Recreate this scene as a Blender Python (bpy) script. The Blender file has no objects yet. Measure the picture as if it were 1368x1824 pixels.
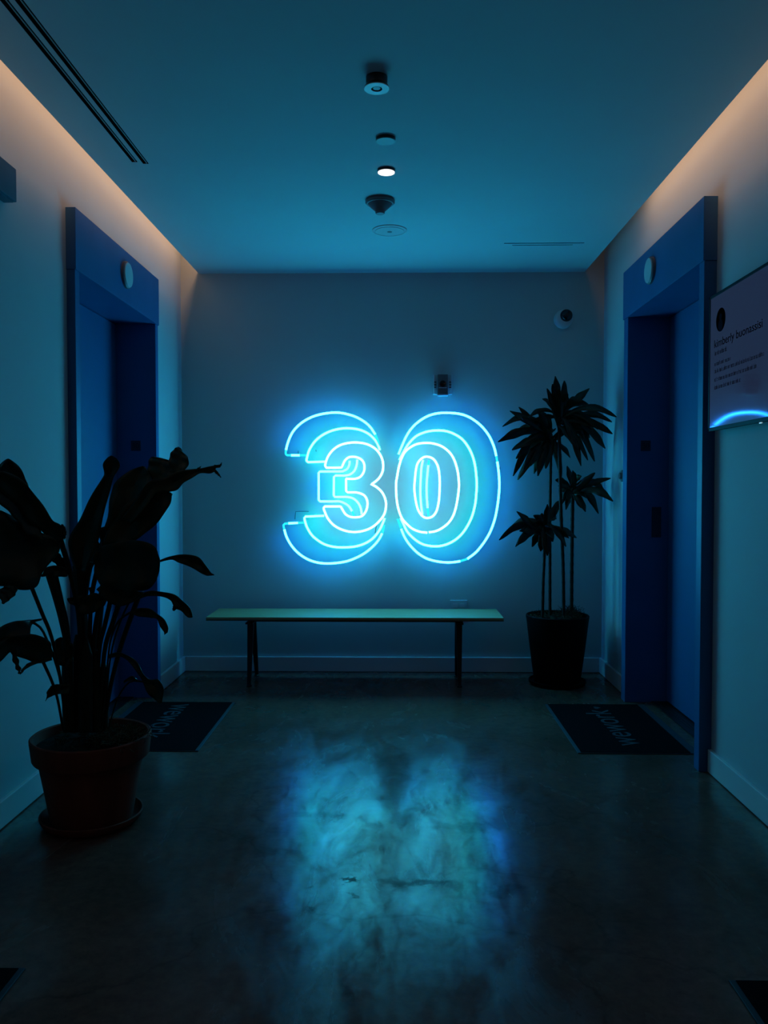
import bpy, math, random
from mathutils import Vector, Matrix, Euler
random.seed(30)
SC = bpy.context.scene
COL = SC.collection
PI = math.pi

# ------------------------------------------------------------------ camera
F = 1450.0
CAM_LOC = Vector((0, 0, 1.25))
CAM_ROT = Euler((math.radians(90 - 1.66), 0, math.radians(0.987)), 'XYZ')
cam_data = bpy.data.cameras.new('camera')
cam_data.sensor_width = 36
cam_data.sensor_fit = 'AUTO'
cam_data.lens = F / 1824 * 36
cam_data.clip_start = 0.05
cam = bpy.data.objects.new('camera', cam_data)
cam.location = CAM_LOC
cam.rotation_euler = CAM_ROT
COL.objects.link(cam)
SC.camera = cam
RM = CAM_ROT.to_matrix()

def ray(px, py):
    return RM @ Vector(((px - 684) / F, (912 - py) / F, -1))

def at(px, py, Y):
    """the point of the vertical plane at depth Y seen at that pixel"""
    d = ray(px, py)
    return CAM_LOC + d * (Y / d.y)

# ------------------------------------------------------------------ materials
def new_mat(name):
    m = bpy.data.materials.new(name)
    m.use_nodes = True
    nt = m.node_tree
    return m, nt, nt.nodes['Principled BSDF']

def mat(name, col, rough=0.5, metal=0.0, spec=0.5, var=0.0, scale=8.0, bump=0.0, bscale=60.0, coat=0.0, stretch=None):
    m, nt, b = new_mat(name)
    b.inputs['Roughness'].default_value = rough
    b.inputs['Metallic'].default_value = metal
    b.inputs['Specular IOR Level'].default_value = spec
    if coat:
        b.inputs['Coat Weight'].default_value = coat
        b.inputs['Coat Roughness'].default_value = 0.15
    tc = nt.nodes.new('ShaderNodeTexCoord')
    mp = nt.nodes.new('ShaderNodeMapping')
    nt.links.new(tc.outputs['Object'], mp.inputs['Vector'])
    if stretch:
        mp.inputs['Scale'].default_value = stretch
    n = nt.nodes.new('ShaderNodeTexNoise')
    n.inputs['Scale'].default_value = scale
    n.inputs['Detail'].default_value = 6
    nt.links.new(mp.outputs[0], n.inputs['Vector'])
    r = nt.nodes.new('ShaderNodeValToRGB')
    r.color_ramp.elements[0].position = 0.3
    r.color_ramp.elements[1].position = 0.7
    r.color_ramp.elements[0].color = tuple(c * (1 - var) for c in col) + (1,)
    r.color_ramp.elements[1].color = tuple(min(1, c * (1 + var)) for c in col) + (1,)
    nt.links.new(n.outputs['Fac'], r.inputs['Fac'])
    nt.links.new(r.outputs['Color'], b.inputs['Base Color'])
    if bump:
        n2 = nt.nodes.new('ShaderNodeTexNoise')
        n2.inputs['Scale'].default_value = bscale
        n2.inputs['Detail'].default_value = 4
        nt.links.new(mp.outputs[0], n2.inputs['Vector'])
        bp = nt.nodes.new('ShaderNodeBump')
        bp.inputs['Strength'].default_value = bump
        bp.inputs['Distance'].default_value = 0.002
        nt.links.new(n2.outputs['Fac'], bp.inputs['Height'])
        nt.links.new(bp.outputs[0], b.inputs['Normal'])
    return m

def emit(name, col, strength):
    m, nt, b = new_mat(name)
    b.inputs['Base Color'].default_value = (0.02, 0.02, 0.02, 1)
    b.inputs['Emission Color'].default_value = tuple(col) + (1,)
    b.inputs['Emission Strength'].default_value = strength
    b.inputs['Roughness'].default_value = 0.3
    return m

M_WALL = mat('wall_paint', (0.42, 0.49, 0.50), 0.75, var=0.02, scale=3, bump=0.15, bscale=180, spec=0.3)
M_CEIL = mat('ceiling_paint', (0.46, 0.56, 0.57), 0.85, var=0.02, scale=2, bump=0.1, bscale=150, spec=0.25)
M_BASE = mat('baseboard_paint', (0.6, 0.6, 0.59), 0.42, var=0.02)
M_BLUE = mat('blue_frame_paint', (0.022, 0.115, 0.27), 0.5, var=0.06, scale=5, spec=0.35)
M_BLUE_BOX = mat('blue_box_paint', (0.05, 0.13, 0.18), 0.5, var=0.05, spec=0.35)
M_DOOR = mat('blue_door_paint', (0.018, 0.11, 0.25), 0.5, var=0.05, scale=3, spec=0.35)
M_DARKMETAL = mat('dark_metal', (0.02, 0.02, 0.022), 0.4, metal=0.6, var=0.1)
M_STEEL = mat('brushed_steel', (0.35, 0.35, 0.36), 0.35, metal=0.9, var=0.1)
M_WHITE = mat('white_plastic', (0.55, 0.55, 0.55), 0.4, var=0.03)
M_GREYPL = mat('grey_plastic', (0.12, 0.12, 0.13), 0.45, var=0.05)
M_BLACK = mat('black_plastic', (0.006, 0.006, 0.007), 0.35, var=0.1)
M_GLOSS = mat('black_glass', (0.004, 0.004, 0.005), 0.08, var=0.1)
M_DUCT = mat('black_duct_lining', (0.003, 0.003, 0.003), 0.9, var=0.1, spec=0.05)
M_BENCH = mat('pale_wood', (0.31, 0.22, 0.10), 0.5, var=0.18, scale=6, bump=0.1, stretch=(1, 14, 14))
M_BENCHEDGE = mat('wood_edge', (0.10, 0.055, 0.025), 0.6, var=0.2, scale=20, stretch=(1, 1, 6))
M_TERRA = mat('terracotta', (0.16, 0.038, 0.022), 0.85, var=0.35, scale=9, bump=0.3, bscale=70, stretch=(1, 1, 0.18), spec=0.2)
M_BLACKPOT = mat('black_pot_glaze', (0.003, 0.003, 0.0035), 0.6, var=0.2, spec=0.05)
M_SOIL = mat('soil', (0.018, 0.014, 0.010), 0.95, var=0.5, scale=50, bump=1.0, bscale=90, spec=0.1)
M_MOSS = mat('dry_moss', (0.07, 0.06, 0.035), 0.95, var=0.5, scale=60, bump=1.0, bscale=120, spec=0.1)
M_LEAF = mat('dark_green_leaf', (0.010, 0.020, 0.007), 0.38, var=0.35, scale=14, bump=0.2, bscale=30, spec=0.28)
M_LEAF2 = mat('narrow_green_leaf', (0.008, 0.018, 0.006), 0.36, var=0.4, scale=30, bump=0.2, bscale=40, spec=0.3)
M_STEM = mat('green_stem', (0.010, 0.016, 0.008), 0.6, var=0.3, scale=20, spec=0.15)
M_CANE = mat('brown_cane', (0.022, 0.014, 0.009), 0.75, var=0.4, scale=40, bump=0.6, bscale=60, stretch=(1, 1, 4), spec=0.2)
M_RUBBER = mat('mat_rubber', (0.020, 0.034, 0.046), 0.6, var=0.1, spec=0.3)
M_MATPILE = mat('mat_pile', (0.0055, 0.0065, 0.008), 0.98, var=0.4, scale=300, bump=1.0, bscale=500, spec=0.02)
M_MATTEXT = mat('mat_lettering', (0.06, 0.065, 0.075), 0.98, var=0.5, scale=300, bump=0.6, bscale=500, spec=0.02)
M_TUBE_OUT = emit('blue_neon_glass', (0.010, 0.22, 1.0), 42.0)
M_BACK_OUT = emit('blue_neon_back_halo_tint', (0.0, 0.16, 1.0), 6.8)  # back materials: weaker emission made up to shape the wall halo
M_TUBE_MID = emit('cyan_neon_glass', (0.016, 0.95, 1.0), 31.0)
M_BACK_MID = emit('cyan_neon_back_halo_tint', (0.0, 1.0, 0.85), 6.2)
M_TUBE_FRONT = emit('white_neon_glass', (0.10, 0.80, 1.0), 9.0)
M_BACK_FRONT = emit('white_neon_back_halo_tint', (0.60, 0.60, 0.80), 1.9)
M_TUBE_DIM = emit('dim_neon_glass', (0.02, 0.75, 1.0), 1.0)
M_LAMP = emit('lit_lamp_disc', (1.0, 0.93, 0.90), 1.25)
M_INK = mat('screen_ink', (0.001, 0.001, 0.0015), 0.9, var=0.0, spec=0.0)
M_BEZEL = mat('screen_bezel_black', (0.005, 0.006, 0.009), 0.6, var=0.1, spec=0.15)
M_SIGNPLATE = mat('dark_sign_plate', (0.008, 0.018, 0.03), 0.4, var=0.1)
M_SIGNINK = mat('sign_digit_ink', (0.002, 0.003, 0.004), 0.6, var=0.1)
M_LED = emit('small_indicator', (0.5, 0.9, 1.0), 0.35)
M_SCREEN = emit('lit_screen', (0.20, 0.33, 0.80), 0.042)
_b = M_SCREEN.node_tree.nodes['Principled BSDF']
_b.inputs['Roughness'].default_value = 0.06
_b.inputs['Specular IOR Level'].default_value = 0.28
_b.inputs['Base Color'].default_value = (0.01, 0.01, 0.012, 1)

# striated (slotted) lamp lens for the detectors uses plain plastics

def floor_material():
    m, nt, b = new_mat('polished_concrete')
    L = nt.links
    tc = nt.nodes.new('ShaderNodeTexCoord')
    def noise(scale, detail=6, rough=0.55, dist=0.0, sc=None):
        n = nt.nodes.new('ShaderNodeTexNoise')
        n.inputs['Scale'].default_value = scale
        n.inputs['Detail'].default_value = detail
        n.inputs['Roughness'].default_value = rough
        n.inputs['Distortion'].default_value = dist
        if sc:
            mp = nt.nodes.new('ShaderNodeMapping')
            mp.inputs['Scale'].default_value = sc
            L.new(tc.outputs['Object'], mp.inputs['Vector'])
            L.new(mp.outputs[0], n.inputs['Vector'])
        else:
            L.new(tc.outputs['Object'], n.inputs['Vector'])
        return n.outputs['Fac']
    def ramp(fac, p0, c0, p1, c1):
        r = nt.nodes.new('ShaderNodeValToRGB')
        r.color_ramp.elements[0].position = p0
        r.color_ramp.elements[1].position = p1
        r.color_ramp.elements[0].color = c0
        r.color_ramp.elements[1].color = c1
        L.new(fac, r.inputs['Fac'])
        return r.outputs['Color']
    def mix(kind, fac, a, bb):
        x = nt.nodes.new('ShaderNodeMix')
        x.data_type = 'RGBA'
        x.blend_type = kind
        x.inputs[0].default_value = fac
        L.new(a, x.inputs[6]); L.new(bb, x.inputs[7])
        return x.outputs[2]
    big = ramp(noise(1.6, 8, 0.6, 0.6), 0.3, (0.100, 0.046, 0.033, 1), 0.72, (0.190, 0.092, 0.069, 1))
    fine = ramp(noise(28, 8, 0.7), 0.25, (0.65, 0.65, 0.65, 1), 0.75, (1.25, 1.25, 1.25, 1))
    c = mix('MULTIPLY', 1.0, big, fine)
    # hairline cracks: the edges of large distorted cells
    v = nt.nodes.new('ShaderNodeTexVoronoi')
    v.feature = 'DISTANCE_TO_EDGE'
    v.inputs['Scale'].default_value = 1.15
    wn = nt.nodes.new('ShaderNodeTexNoise')
    wn.inputs['Scale'].default_value = 2.5
    wn.inputs['Detail'].default_value = 5
    L.new(tc.outputs['Object'], wn.inputs['Vector'])
    va = nt.nodes.new('ShaderNodeVectorMath'); va.operation = 'MULTIPLY_ADD'
    va.inputs[1].default_value = (0.5, 0.5, 0.5)
    L.new(wn.outputs['Color'], va.inputs[0]); L.new(tc.outputs['Object'], va.inputs[2])
    L.new(va.outputs[0], v.inputs['Vector'])
    crack = ramp(v.outputs['Distance'], 0.0, (0.6, 0.6, 0.6, 1), 0.012, (1, 1, 1, 1))
    c = mix('MULTIPLY', 0.6, c, crack)
    # a few dried spills with ragged edges
    stain_mask = None
    for cx, cy, rx, ry, dark in ((-0.165, 2.555, 0.045, 0.020, 0.06), (-0.13, 2.47, 0.022, 0.022, 0.3), (0.075, 2.54, 0.17, 0.034, 0.35), (-0.27, 2.50, 0.03, 0.012, 0.3),
                                 (-0.26, 2.37, 0.03, 0.010, 0.35), (0.33, 2.51, 0.08, 0.05, 0.55), (0.25, 2.98, 0.20, 0.05, 0.6), (-0.30, 3.08, 0.16, 0.03, 0.6), (0.02, 3.05, 0.07, 0.06, 0.6), (-0.42, 2.75, 0.10, 0.05, 0.6)):
        sb_ = nt.nodes.new('ShaderNodeVectorMath'); sb_.operation = 'SUBTRACT'
        sb_.inputs[1].default_value = (cx + 0.11, cy + 0.11, 0)
        wv = nt.nodes.new('ShaderNodeTexNoise'); wv.inputs['Scale'].default_value = 9; wv.inputs['Detail'].default_value = 7
        wv.inputs['Roughness'].default_value = 0.7
        L.new(tc.outputs['Object'], wv.inputs['Vector'])
        ad = nt.nodes.new('ShaderNodeVectorMath'); ad.operation = 'MULTIPLY_ADD'; ad.inputs[1].default_value = (0.22, 0.22, 0)
        L.new(wv.outputs['Color'], ad.inputs[0]); L.new(tc.outputs['Object'], ad.inputs[2])
        L.new(ad.outputs[0], sb_.inputs[0])
        dv = nt.nodes.new('ShaderNodeVectorMath'); dv.operation = 'MULTIPLY'; dv.inputs[1].default_value = (1 / rx, 1 / ry, 0)
        L.new(sb_.outputs[0], dv.inputs[0])
        ln = nt.nodes.new('ShaderNodeVectorMath'); ln.operation = 'LENGTH'
        L.new(dv.outputs[0], ln.inputs[0])
        mk = ramp(ln.outputs['Value'], 0.55, (dark, dark, dark, 1), 1.0, (1, 1, 1, 1))
        stain_mask = mk if stain_mask is None else mix('MULTIPLY', 1.0, stain_mask, mk)
    c = mix('MULTIPLY', 0.7, c, stain_mask)
    L.new(c, b.inputs['Base Color'])
    # worn and polished patches: roughness and sheen differ from patch to patch
    r1 = ramp(noise(2.3, 7, 0.62, 1.2, (1.6, 0.7, 1.0)), 0.36, (0.18, 0.18, 0.18, 1), 0.66, (0.30, 0.30, 0.30, 1))
    L.new(r1, b.inputs['Roughness'])
    s1 = ramp(noise(2.9, 8, 0.68, 1.5, (1.5, 0.6, 1.0)), 0.38, (0.05, 0.05, 0.05, 1), 0.64, (0.20, 0.20, 0.20, 1))
    s1 = mix('MULTIPLY', 1.0, s1, stain_mask)
    s2 = mix('MULTIPLY', 0.8, s1, crack)
    s3 = mix('MULTIPLY', 0.7, s2, ramp(noise(70, 6, 0.85), 0.32, (0.25, 0.25, 0.25, 1), 0.62, (1.5, 1.5, 1.5, 1)))
    s3 = mix('MULTIPLY', 1.0, s3, ramp(noise(6.5, 9, 0.75, 0.8, (1.4, 0.6, 1.0)), 0.36, (0.30, 0.30, 0.30, 1), 0.62, (1.6, 1.6, 1.6, 1)))
    L.new(s3, b.inputs['Specular IOR Level'])
    bp = nt.nodes.new('ShaderNodeBump')
    bp.inputs['Strength'].default_value = 0.022
    bp.inputs['Distance'].default_value = 0.002
    L.new(noise(9, 6, 0.6), bp.inputs['Height'])
    L.new(bp.outputs[0], b.inputs['Normal'])
    return m
M_FLOOR = floor_material()

# ------------------------------------------------------------------ mesh builders
def base_of(p):
    return p.location if p.parent is None else Vector((0, 0, 0))

class MB:
    def __init__(s):
        s.v = []; s.f = []; s.sm = []
    def add(s, vs, fs, smooth=False):
        o = len(s.v)
        s.v += [tuple(p) for p in vs]
        s.f += [tuple(i + o for i in f) for f in fs]
        s.sm += [smooth] * len(fs)
        return s
    def box(s, x0, x1, y0, y1, z0, z1):
        x0, x1 = sorted((x0, x1)); y0, y1 = sorted((y0, y1)); z0, z1 = sorted((z0, z1))
        vs = [(x, y, z) for z in (z0, z1) for y in (y0, y1) for x in (x0, x1)]
        fs = [(0, 2, 3, 1), (4, 5, 7, 6), (0, 1, 5, 4), (2, 6, 7, 3), (0, 4, 6, 2), (1, 3, 7, 5)]
        return s.add(vs, fs)
    def lathe(s, prof, n=48, origin=(0, 0, 0), mtx=None, smooth=True):
        """prof: (radius, height) from bottom to top; axis +Z unless mtx is given"""
        vs = []; fs = []
        for r, h in prof:
            for k in range(n):
                a = 2 * PI * k / n
                p = Vector((r * math.cos(a), r * math.sin(a), h))
                if mtx: p = mtx @ p
                vs.append(p + Vector(origin))
        for i in range(len(prof) - 1):
            for k in range(n):
                k2 = (k + 1) % n
                fs.append((i * n + k, i * n + k2, (i + 1) * n + k2, (i + 1) * n + k))
        if prof[0][0] > 1e-6: fs.append(tuple(reversed(range(n))))
        if prof[-1][0] > 1e-6: fs.append(tuple(range((len(prof) - 1) * n, len(prof) * n)))
        return s.add(vs, fs, smooth)
    def tube(s, pts, rad, n=8, closed=False, cap=True):
        pts = [Vector(p) for p in pts]
        m = len(pts)
        rads = rad if isinstance(rad, (list, tuple)) else [rad] * m
        vs = []; fs = []
        prev = None
        for i, p in enumerate(pts):
            if closed: t = pts[(i + 1) % m] - pts[i - 1]
            else: t = pts[min(i + 1, m - 1)] - pts[max(i - 1, 0)]
            if t.length < 1e-9: t = Vector((0, 0, 1))
            t.normalize()
            if prev is None:
                a = Vector((0, 1, 0)) if abs(t.y) < 0.9 else Vector((1, 0, 0))
            else: a = prev
            u = (a - t * a.dot(t)).normalized()
            prev = u
            w = t.cross(u)
            for k in range(n):
                an = 2 * PI * k / n
                vs.append(p + (u * math.cos(an) + w * math.sin(an)) * rads[i])
        R = m if closed else m - 1
        for i in range(R):
            j = (i + 1) % m
            for k in range(n):
                k2 = (k + 1) % n
                fs.append((i * n + k, j * n + k, j * n + k2, i * n + k2))
        if not closed and cap:
            fs.append(tuple(range(n))); fs.append(tuple(reversed(range((m - 1) * n, m * n))))
        return s.add(vs, fs, True)
    def build(s, name, m, parent=None, bevel=0.0, solid=0.0, sub=0, angle=40):
        me = bpy.data.meshes.new(name)
        me.from_pydata(s.v, [], s.f)
        me.materials.append(m)
        me.polygons.foreach_set('use_smooth', s.sm)
        me.update()
        if any(s.sm):
            try: me.set_sharp_from_angle(angle=math.radians(angle))
            except Exception: pass
        o = bpy.data.objects.new(name, me)
        COL.objects.link(o)
        if parent:
            o.parent = parent
            o.matrix_parent_inverse = Matrix.Translation(base_of(parent)).inverted()
        if solid:
            md = o.modifiers.new('thickness', 'SOLIDIFY'); md.thickness = solid; md.offset = 0
        if bevel:
            md = o.modifiers.new('bevel', 'BEVEL'); md.width = bevel; md.segments = 2
            md.limit_method = 'ANGLE'
        if sub:
            md = o.modifiers.new('sub', 'SUBSURF'); md.levels = sub; md.render_levels = sub
        return o

def tag(o, label=None, cat=None, group=None, kind=None):
    if label: o['label'] = label
    if cat: o['category'] = cat
    if group: o['group'] = group
    if kind: o['kind'] = kind
    return o

def thing(name, loc, label=None, cat=None, group=None, kind=None):
    o = bpy.data.objects.new(name, None)
    o.location = loc
    o.empty_display_size = 0.1
    COL.objects.link(o)
    return tag(o, label, cat, group, kind)

def spline(pts, step=None, n=10, closed=False):
    """Catmull-Rom through points of any dimension (lists of floats); n samples per span"""
    P = [tuple(p) for p in pts]
    m = len(P)
    out = []
    spans = m if closed else m - 1
    for i in range(spans):
        if closed: p0, p1, p2, p3 = P[i - 1], P[i], P[(i + 1) % m], P[(i + 2) % m]
        else:
            p1, p2 = P[i], P[i + 1]
            p0 = P[i - 1] if i > 0 else tuple(2 * a - b for a, b in zip(p1, p2))
            p3 = P[i + 2] if i + 2 < m else tuple(2 * b - a for a, b in zip(p1, p2))
        k = n
        if step:
            d = math.sqrt(sum((a - b) ** 2 for a, b in zip(p1, p2)))
            k = max(1, int(math.ceil(d / step)))
        for j in range(k):
            t = j / k
            out.append(tuple(0.5 * (2 * b + (c - a) * t + (2 * a - 5 * b + 4 * c - d) * t * t + (3 * b - a - 3 * c + d) * t ** 3)
                             for a, b, c, d in zip(p0, p1, p2, p3)))
    if not closed: out.append(P[-1])
    return out

def slab(name, axis, a0, a1, u0, u1, v0, v1, holes, m, thick_from_back=True):
    """slab across axis ('x' or 'z') between a0 and a1, spanning u and v, with rectangular holes (u0,u1,v0,v1)"""
    us = sorted(set([u0, u1] + [h for H in holes for h in H[:2] if u0 <= h <= u1]))
    vs_ = sorted(set([v0, v1] + [h for H in holes for h in H[2:] if v0 <= h <= v1]))
    def solid(i, j):
        if i < 0 or j < 0 or i >= len(us) - 1 or j >= len(vs_) - 1: return False
        cu = (us[i] + us[i + 1]) / 2; cv = (vs_[j] + vs_[j + 1]) / 2
        return not any(H[0] < cu < H[1] and H[2] < cv < H[3] for H in holes)
    idx = {}; V = []; Fc = []
    def P(i, j, k):
        key = (i, j, k)
        if key not in idx:
            a = (a0, a1)[k]
            idx[key] = len(V)
            V.append((a, us[i], vs_[j]) if axis == 'x' else (us[i], vs_[j], a))
        return idx[key]
    for i in range(len(us) - 1):
        for j in range(len(vs_) - 1):
            if not solid(i, j): continue
            Fc.append((P(i, j, 0), P(i, j + 1, 0), P(i + 1, j + 1, 0), P(i + 1, j, 0)))
            Fc.append((P(i, j, 1), P(i + 1, j, 1), P(i + 1, j + 1, 1), P(i, j + 1, 1)))
            for di, dj, e in ((-1, 0, ((i, j), (i, j + 1))), (1, 0, ((i + 1, j + 1), (i + 1, j))),
                              (0, -1, ((i + 1, j), (i, j))), (0, 1, ((i, j + 1), (i + 1, j + 1)))):
                if not solid(i + di, j + dj):
                    (p, q), (r, t) = e
                    Fc.append((P(p, q, 0), P(p, q, 1), P(r, t, 1), P(r, t, 0)))
    mb = MB().add(V, Fc)
    return mb.build(name, m)

def text_obj(name, body, size, m, mtx, parent=None, width=None, extrude=0.001, align='LEFT'):
    """flat lettering turned into a mesh; mtx places its XY plane. width stretches it to that length"""
    cu = bpy.data.curves.new(name, 'FONT')
    cu.body = body; cu.size = size; cu.extrude = extrude; cu.align_x = align
    tmp = bpy.data.objects.new(name + '_t', cu)
    COL.objects.link(tmp)
    dg = bpy.context.evaluated_depsgraph_get()
    me = bpy.data.meshes.new_from_object(tmp.evaluated_get(dg))
    bpy.data.objects.remove(tmp)
    xs = [v.co.x for v in me.vertices]
    if width:
        k = width / (max(xs) - min(xs)); x0 = min(xs)
        for v in me.vertices: v.co.x = (v.co.x - x0) * k
    me.transform(mtx)
    me.materials.clear(); me.materials.append(m)
    me.name = name
    o = bpy.data.objects.new(name, me)
    COL.objects.link(o)
    if parent:
        o.parent = parent
        o.matrix_parent_inverse = Matrix.Translation(base_of(parent)).inverted()
    return o

def frame_mtx(origin, xdir, ydir):
    x = Vector(xdir).normalized(); y = Vector(ydir).normalized(); z = x.cross(y)
    m = Matrix((x, y, z)).transposed().to_4x4()
    m.translation = Vector(origin)
    return m

# ------------------------------------------------------------------ room shell
XL, XR, YB, ZC = -1.469, 1.381, 5.52, 2.70
Y0 = -1.6
ZT = 3.02
DL = dict(side=-1, X=-1.425, wall=XL, door=-1.665, on=3.66, of=4.805, fn=3.606, ff=4.86, top=2.492, otop=2.22)
DR = dict(side=1, X=1.321, wall=XR, door=1.567, on=3.64, of=4.753, fn=3.577, ff=4.837, top=2.513, otop=2.2375)

tag(MB().box(-2.0, 2.0, Y0, YB + 0.2, -0.1, 0.0).build('floor', M_FLOOR), 'polished grey concrete floor with cracks and worn patches', 'floor', kind='structure')
for nm, d, side in (('wall_left', DL, -1), ('wall_right', DR, 1)):
    o = slab(nm, 'x', d['wall'], d['wall'] + side * 0.40, Y0, YB + 0.2, 0.0, ZT,
             [(d['fn'] + 0.02, d['ff'] - 0.02, 0.0, d['top'] - 0.02)], M_WALL)
    tag(o, 'white painted side wall of the corridor with an elevator opening, on the %s' % ('left' if side < 0 else 'right'), 'wall', kind='structure')
tag(MB().box(XL, XR, YB, YB + 0.2, 0, ZT).build('wall_back', M_WALL), 'white end wall behind the neon sign and bench', 'wall', kind='structure')

# hung ceiling with open coves along both sides
CXL, CXR = -1.346, 1.250
SLOT_A = (-1.184, -1.158, 1.0, 3.644)
SLOT_B = (-1.140, -1.114, 1.0, 3.664)
SLOT_C = (0.627, 1.100, 4.868, 4.881)
SLOT_D = (0.680, 1.040, 4.905, 4.917)
cl = slab('ceiling', 'z', ZC, ZC + 0.03, CXL, CXR, Y0, YB, [SLOT_A, SLOT_B, SLOT_C, SLOT_D], M_CEIL)
tag(cl, 'white hung ceiling panel stopping short of both side walls', 'ceiling', kind='structure')
cv = MB().box(XL - 0.1, XR + 0.1, Y0, YB + 0.1, ZT, ZT + 0.05).build('ceiling', M_CEIL)
tag(cv, 'slab above the hung ceiling, seen only in the coves', 'ceiling', kind='structure')

def baseboard(name, x0, x1, y0, y1, label):
    mb = MB().box(x0, x1, y0, y1, 0.003, 0.103)
    o = mb.build(name, M_BASE, bevel=0.003)
    return tag(o, label, 'baseboard', kind='structure')
BT = 0.018
baseboard('baseboard_back', XL + BT + 0.001, XR - BT - 0.001, YB - BT, YB, 'white baseboard along the end wall behind the bench')
baseboard('baseboard_left', XL, XL + BT, Y0, DL['fn'] - 0.001, 'white baseboard on the left wall behind the terracotta pot')
baseboard('baseboard_left', XL, XL + BT, DL['ff'] + 0.001, YB, 'short white baseboard between the left elevator and the corner')
baseboard('baseboard_right', XR - BT, XR, Y0, DR['fn'] - 0.001, 'white baseboard on the right wall below the screen')
baseboard('baseboard_right', XR - BT, XR, DR['ff'] + 0.001, YB, 'short white baseboard between the right elevator and the corner')

# ------------------------------------------------------------------ elevators
for idx, d in ((1, DL), (2, DR)):
    s = d['side']
    side = 'left' if s < 0 else 'right'
    root = thing('door_%d' % idx, (d['X'], (d['on'] + d['of']) / 2, 0),
                 'blue framed elevator doorway in the %s wall, %s' % (side, 'behind the terracotta potted plant' if s < 0 else 'beside the wall screen'), 'elevator door', kind='structure')
    X, D = d['X'], d['door'] + s * 0.06
    # one frame: two jambs and the header as one lined portal
    mb = MB()
    mb.box(X + s * 0.006, D, d['fn'] + 0.004, d['on'], 0.0, d['otop'])
    mb.box(X + s * 0.006, D, d['of'], d['ff'] - 0.004, 0.0, d['otop'])
    mb.build('door_jamb', M_BLUE, root, bevel=0.0015)
    MB().box(X, D, d['fn'], d['ff'], d['otop'], d['top']).build('door_header', M_BLUE, root, bevel=0.0015)
    ym = (d['on'] + d['of']) / 2
    MB().box(d['door'], d['door'] + s * 0.03, ym + 0.002, d['of'] - 0.006, 0.012, d['otop'] - 0.005).build('door_panel', M_DOOR, root, bevel=0.002)
    MB().box(d['door'], d['door'] + s * 0.03, d['on'] + 0.006, ym - 0.002, 0.012, d['otop'] - 0.005).build('door_panel', M_DOOR, root, bevel=0.002)
    mb = MB().box(d['door'] - s * 0.085, d['door'] + s * 0.06, d['on'], d['of'], 0.0, 0.006)
    for g in (0.012, 0.03, 0.048): mb.box(d['door'] - s * (g + 0.006), d['door'] - s * g, d['on'] + 0.01, d['of'] - 0.01, 0.006, 0.008)
    tag(mb.build('door_sill', M_DARKMETAL, root), 'dark grooved metal sill')
    MB().box(d['door'] + s * 0.062, d['door'] + s * 0.08, d['fn'] + 0.03, d['ff'] - 0.03, 0, d['top'] - 0.03).build('shaft_wall', M_BLACK, root)
    # round hall lantern on the header
    pxy = (223.5, 490) if s < 0 else (1160.5, 482)
    dd = ray(*pxy); Yl = X / dd.x * dd.y; zl = CAM_LOC.z + dd.z * (X / dd.x)
    lan = thing('hall_lantern', (X, Yl, zl), 'round pale hall lantern on the blue header of the %s elevator' % side, 'elevator light', 'round hall lanterns above the elevators')
    R = 0.070
    mx = Matrix.Rotation(-s * PI / 2, 3, 'Y')
    MB().lathe([(R, -0.003), (R, 0.012), (R - 0.004, 0.016)], 40, (X, Yl, zl), mx).build('lantern_body', M_GREYPL, lan)
    MB().lathe([(R - 0.006, 0.0161), (R - 0.008, 0.020), (R - 0.02, 0.022), (0.0001, 0.0225)], 40, (X, Yl, zl), mx).build('lantern_lens', M_WHITE, lan)
    # the floor number sign on the far jamb
    pxy = (242, 794) if s < 0 else (1150, 794)
    c = at(pxy[0], pxy[1], d['of'])
    sg = thing('floor_number_sign', c, 'small dark plate with the number 30 on the far jamb of the %s elevator' % side, 'sign', 'floor number signs in the elevator doorways')
    MB().box(c.x - 0.028, c.x + 0.028, d['of'] - 0.004, d['of'], c.z - 0.030, c.z + 0.030).build('plate', M_SIGNPLATE, sg, bevel=0.001)
    text_obj('digits', '30', 0.042, M_SIGNINK, frame_mtx((c.x, d['of'] - 0.0045, c.z - 0.015), (1, 0, 0), (0, 0, 1)), sg, extrude=0.0006, align='CENTER')

c = at(1169, 930, DR['of'])
pl = thing('jamb_plate', c, 'narrow dark upright plate on the far jamb of the right elevator, below the number sign', 'plate')
MB().box(c.x - 0.027, c.x + 0.027, DR['of'] - 0.005, DR['of'], c.z - 0.088, c.z + 0.088).build('plate', M_SIGNPLATE, pl, bevel=0.0015)
for dz in (-0.078, 0.078):
    MB().lathe([(0.004, 0), (0.004, 0.0015), (0.0001, 0.002)], 12, (c.x, DR['of'] - 0.005, c.z + dz), Matrix.Rotation(PI / 2, 3, 'X')).build('screw', M_DARKMETAL, pl)

# call button beside the right frame
cb = thing('call_button', (XR, 5.035, 1.327), 'small round call button on the wall beyond the right elevator frame', 'button')
mx = Matrix.Rotation(-PI / 2, 3, 'Y')
MB().lathe([(0.036, -0.003), (0.036, 0.006), (0.033, 0.009)], 32, (XR, 5.035, 1.327), mx).build('back_plate', M_STEEL, cb)
MB().lathe([(0.020, 0.009), (0.020, 0.020), (0.017, 0.023), (0.0001, 0.024)], 24, (XR, 5.035, 1.327), mx).build('push_button', M_GREYPL, cb)

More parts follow.
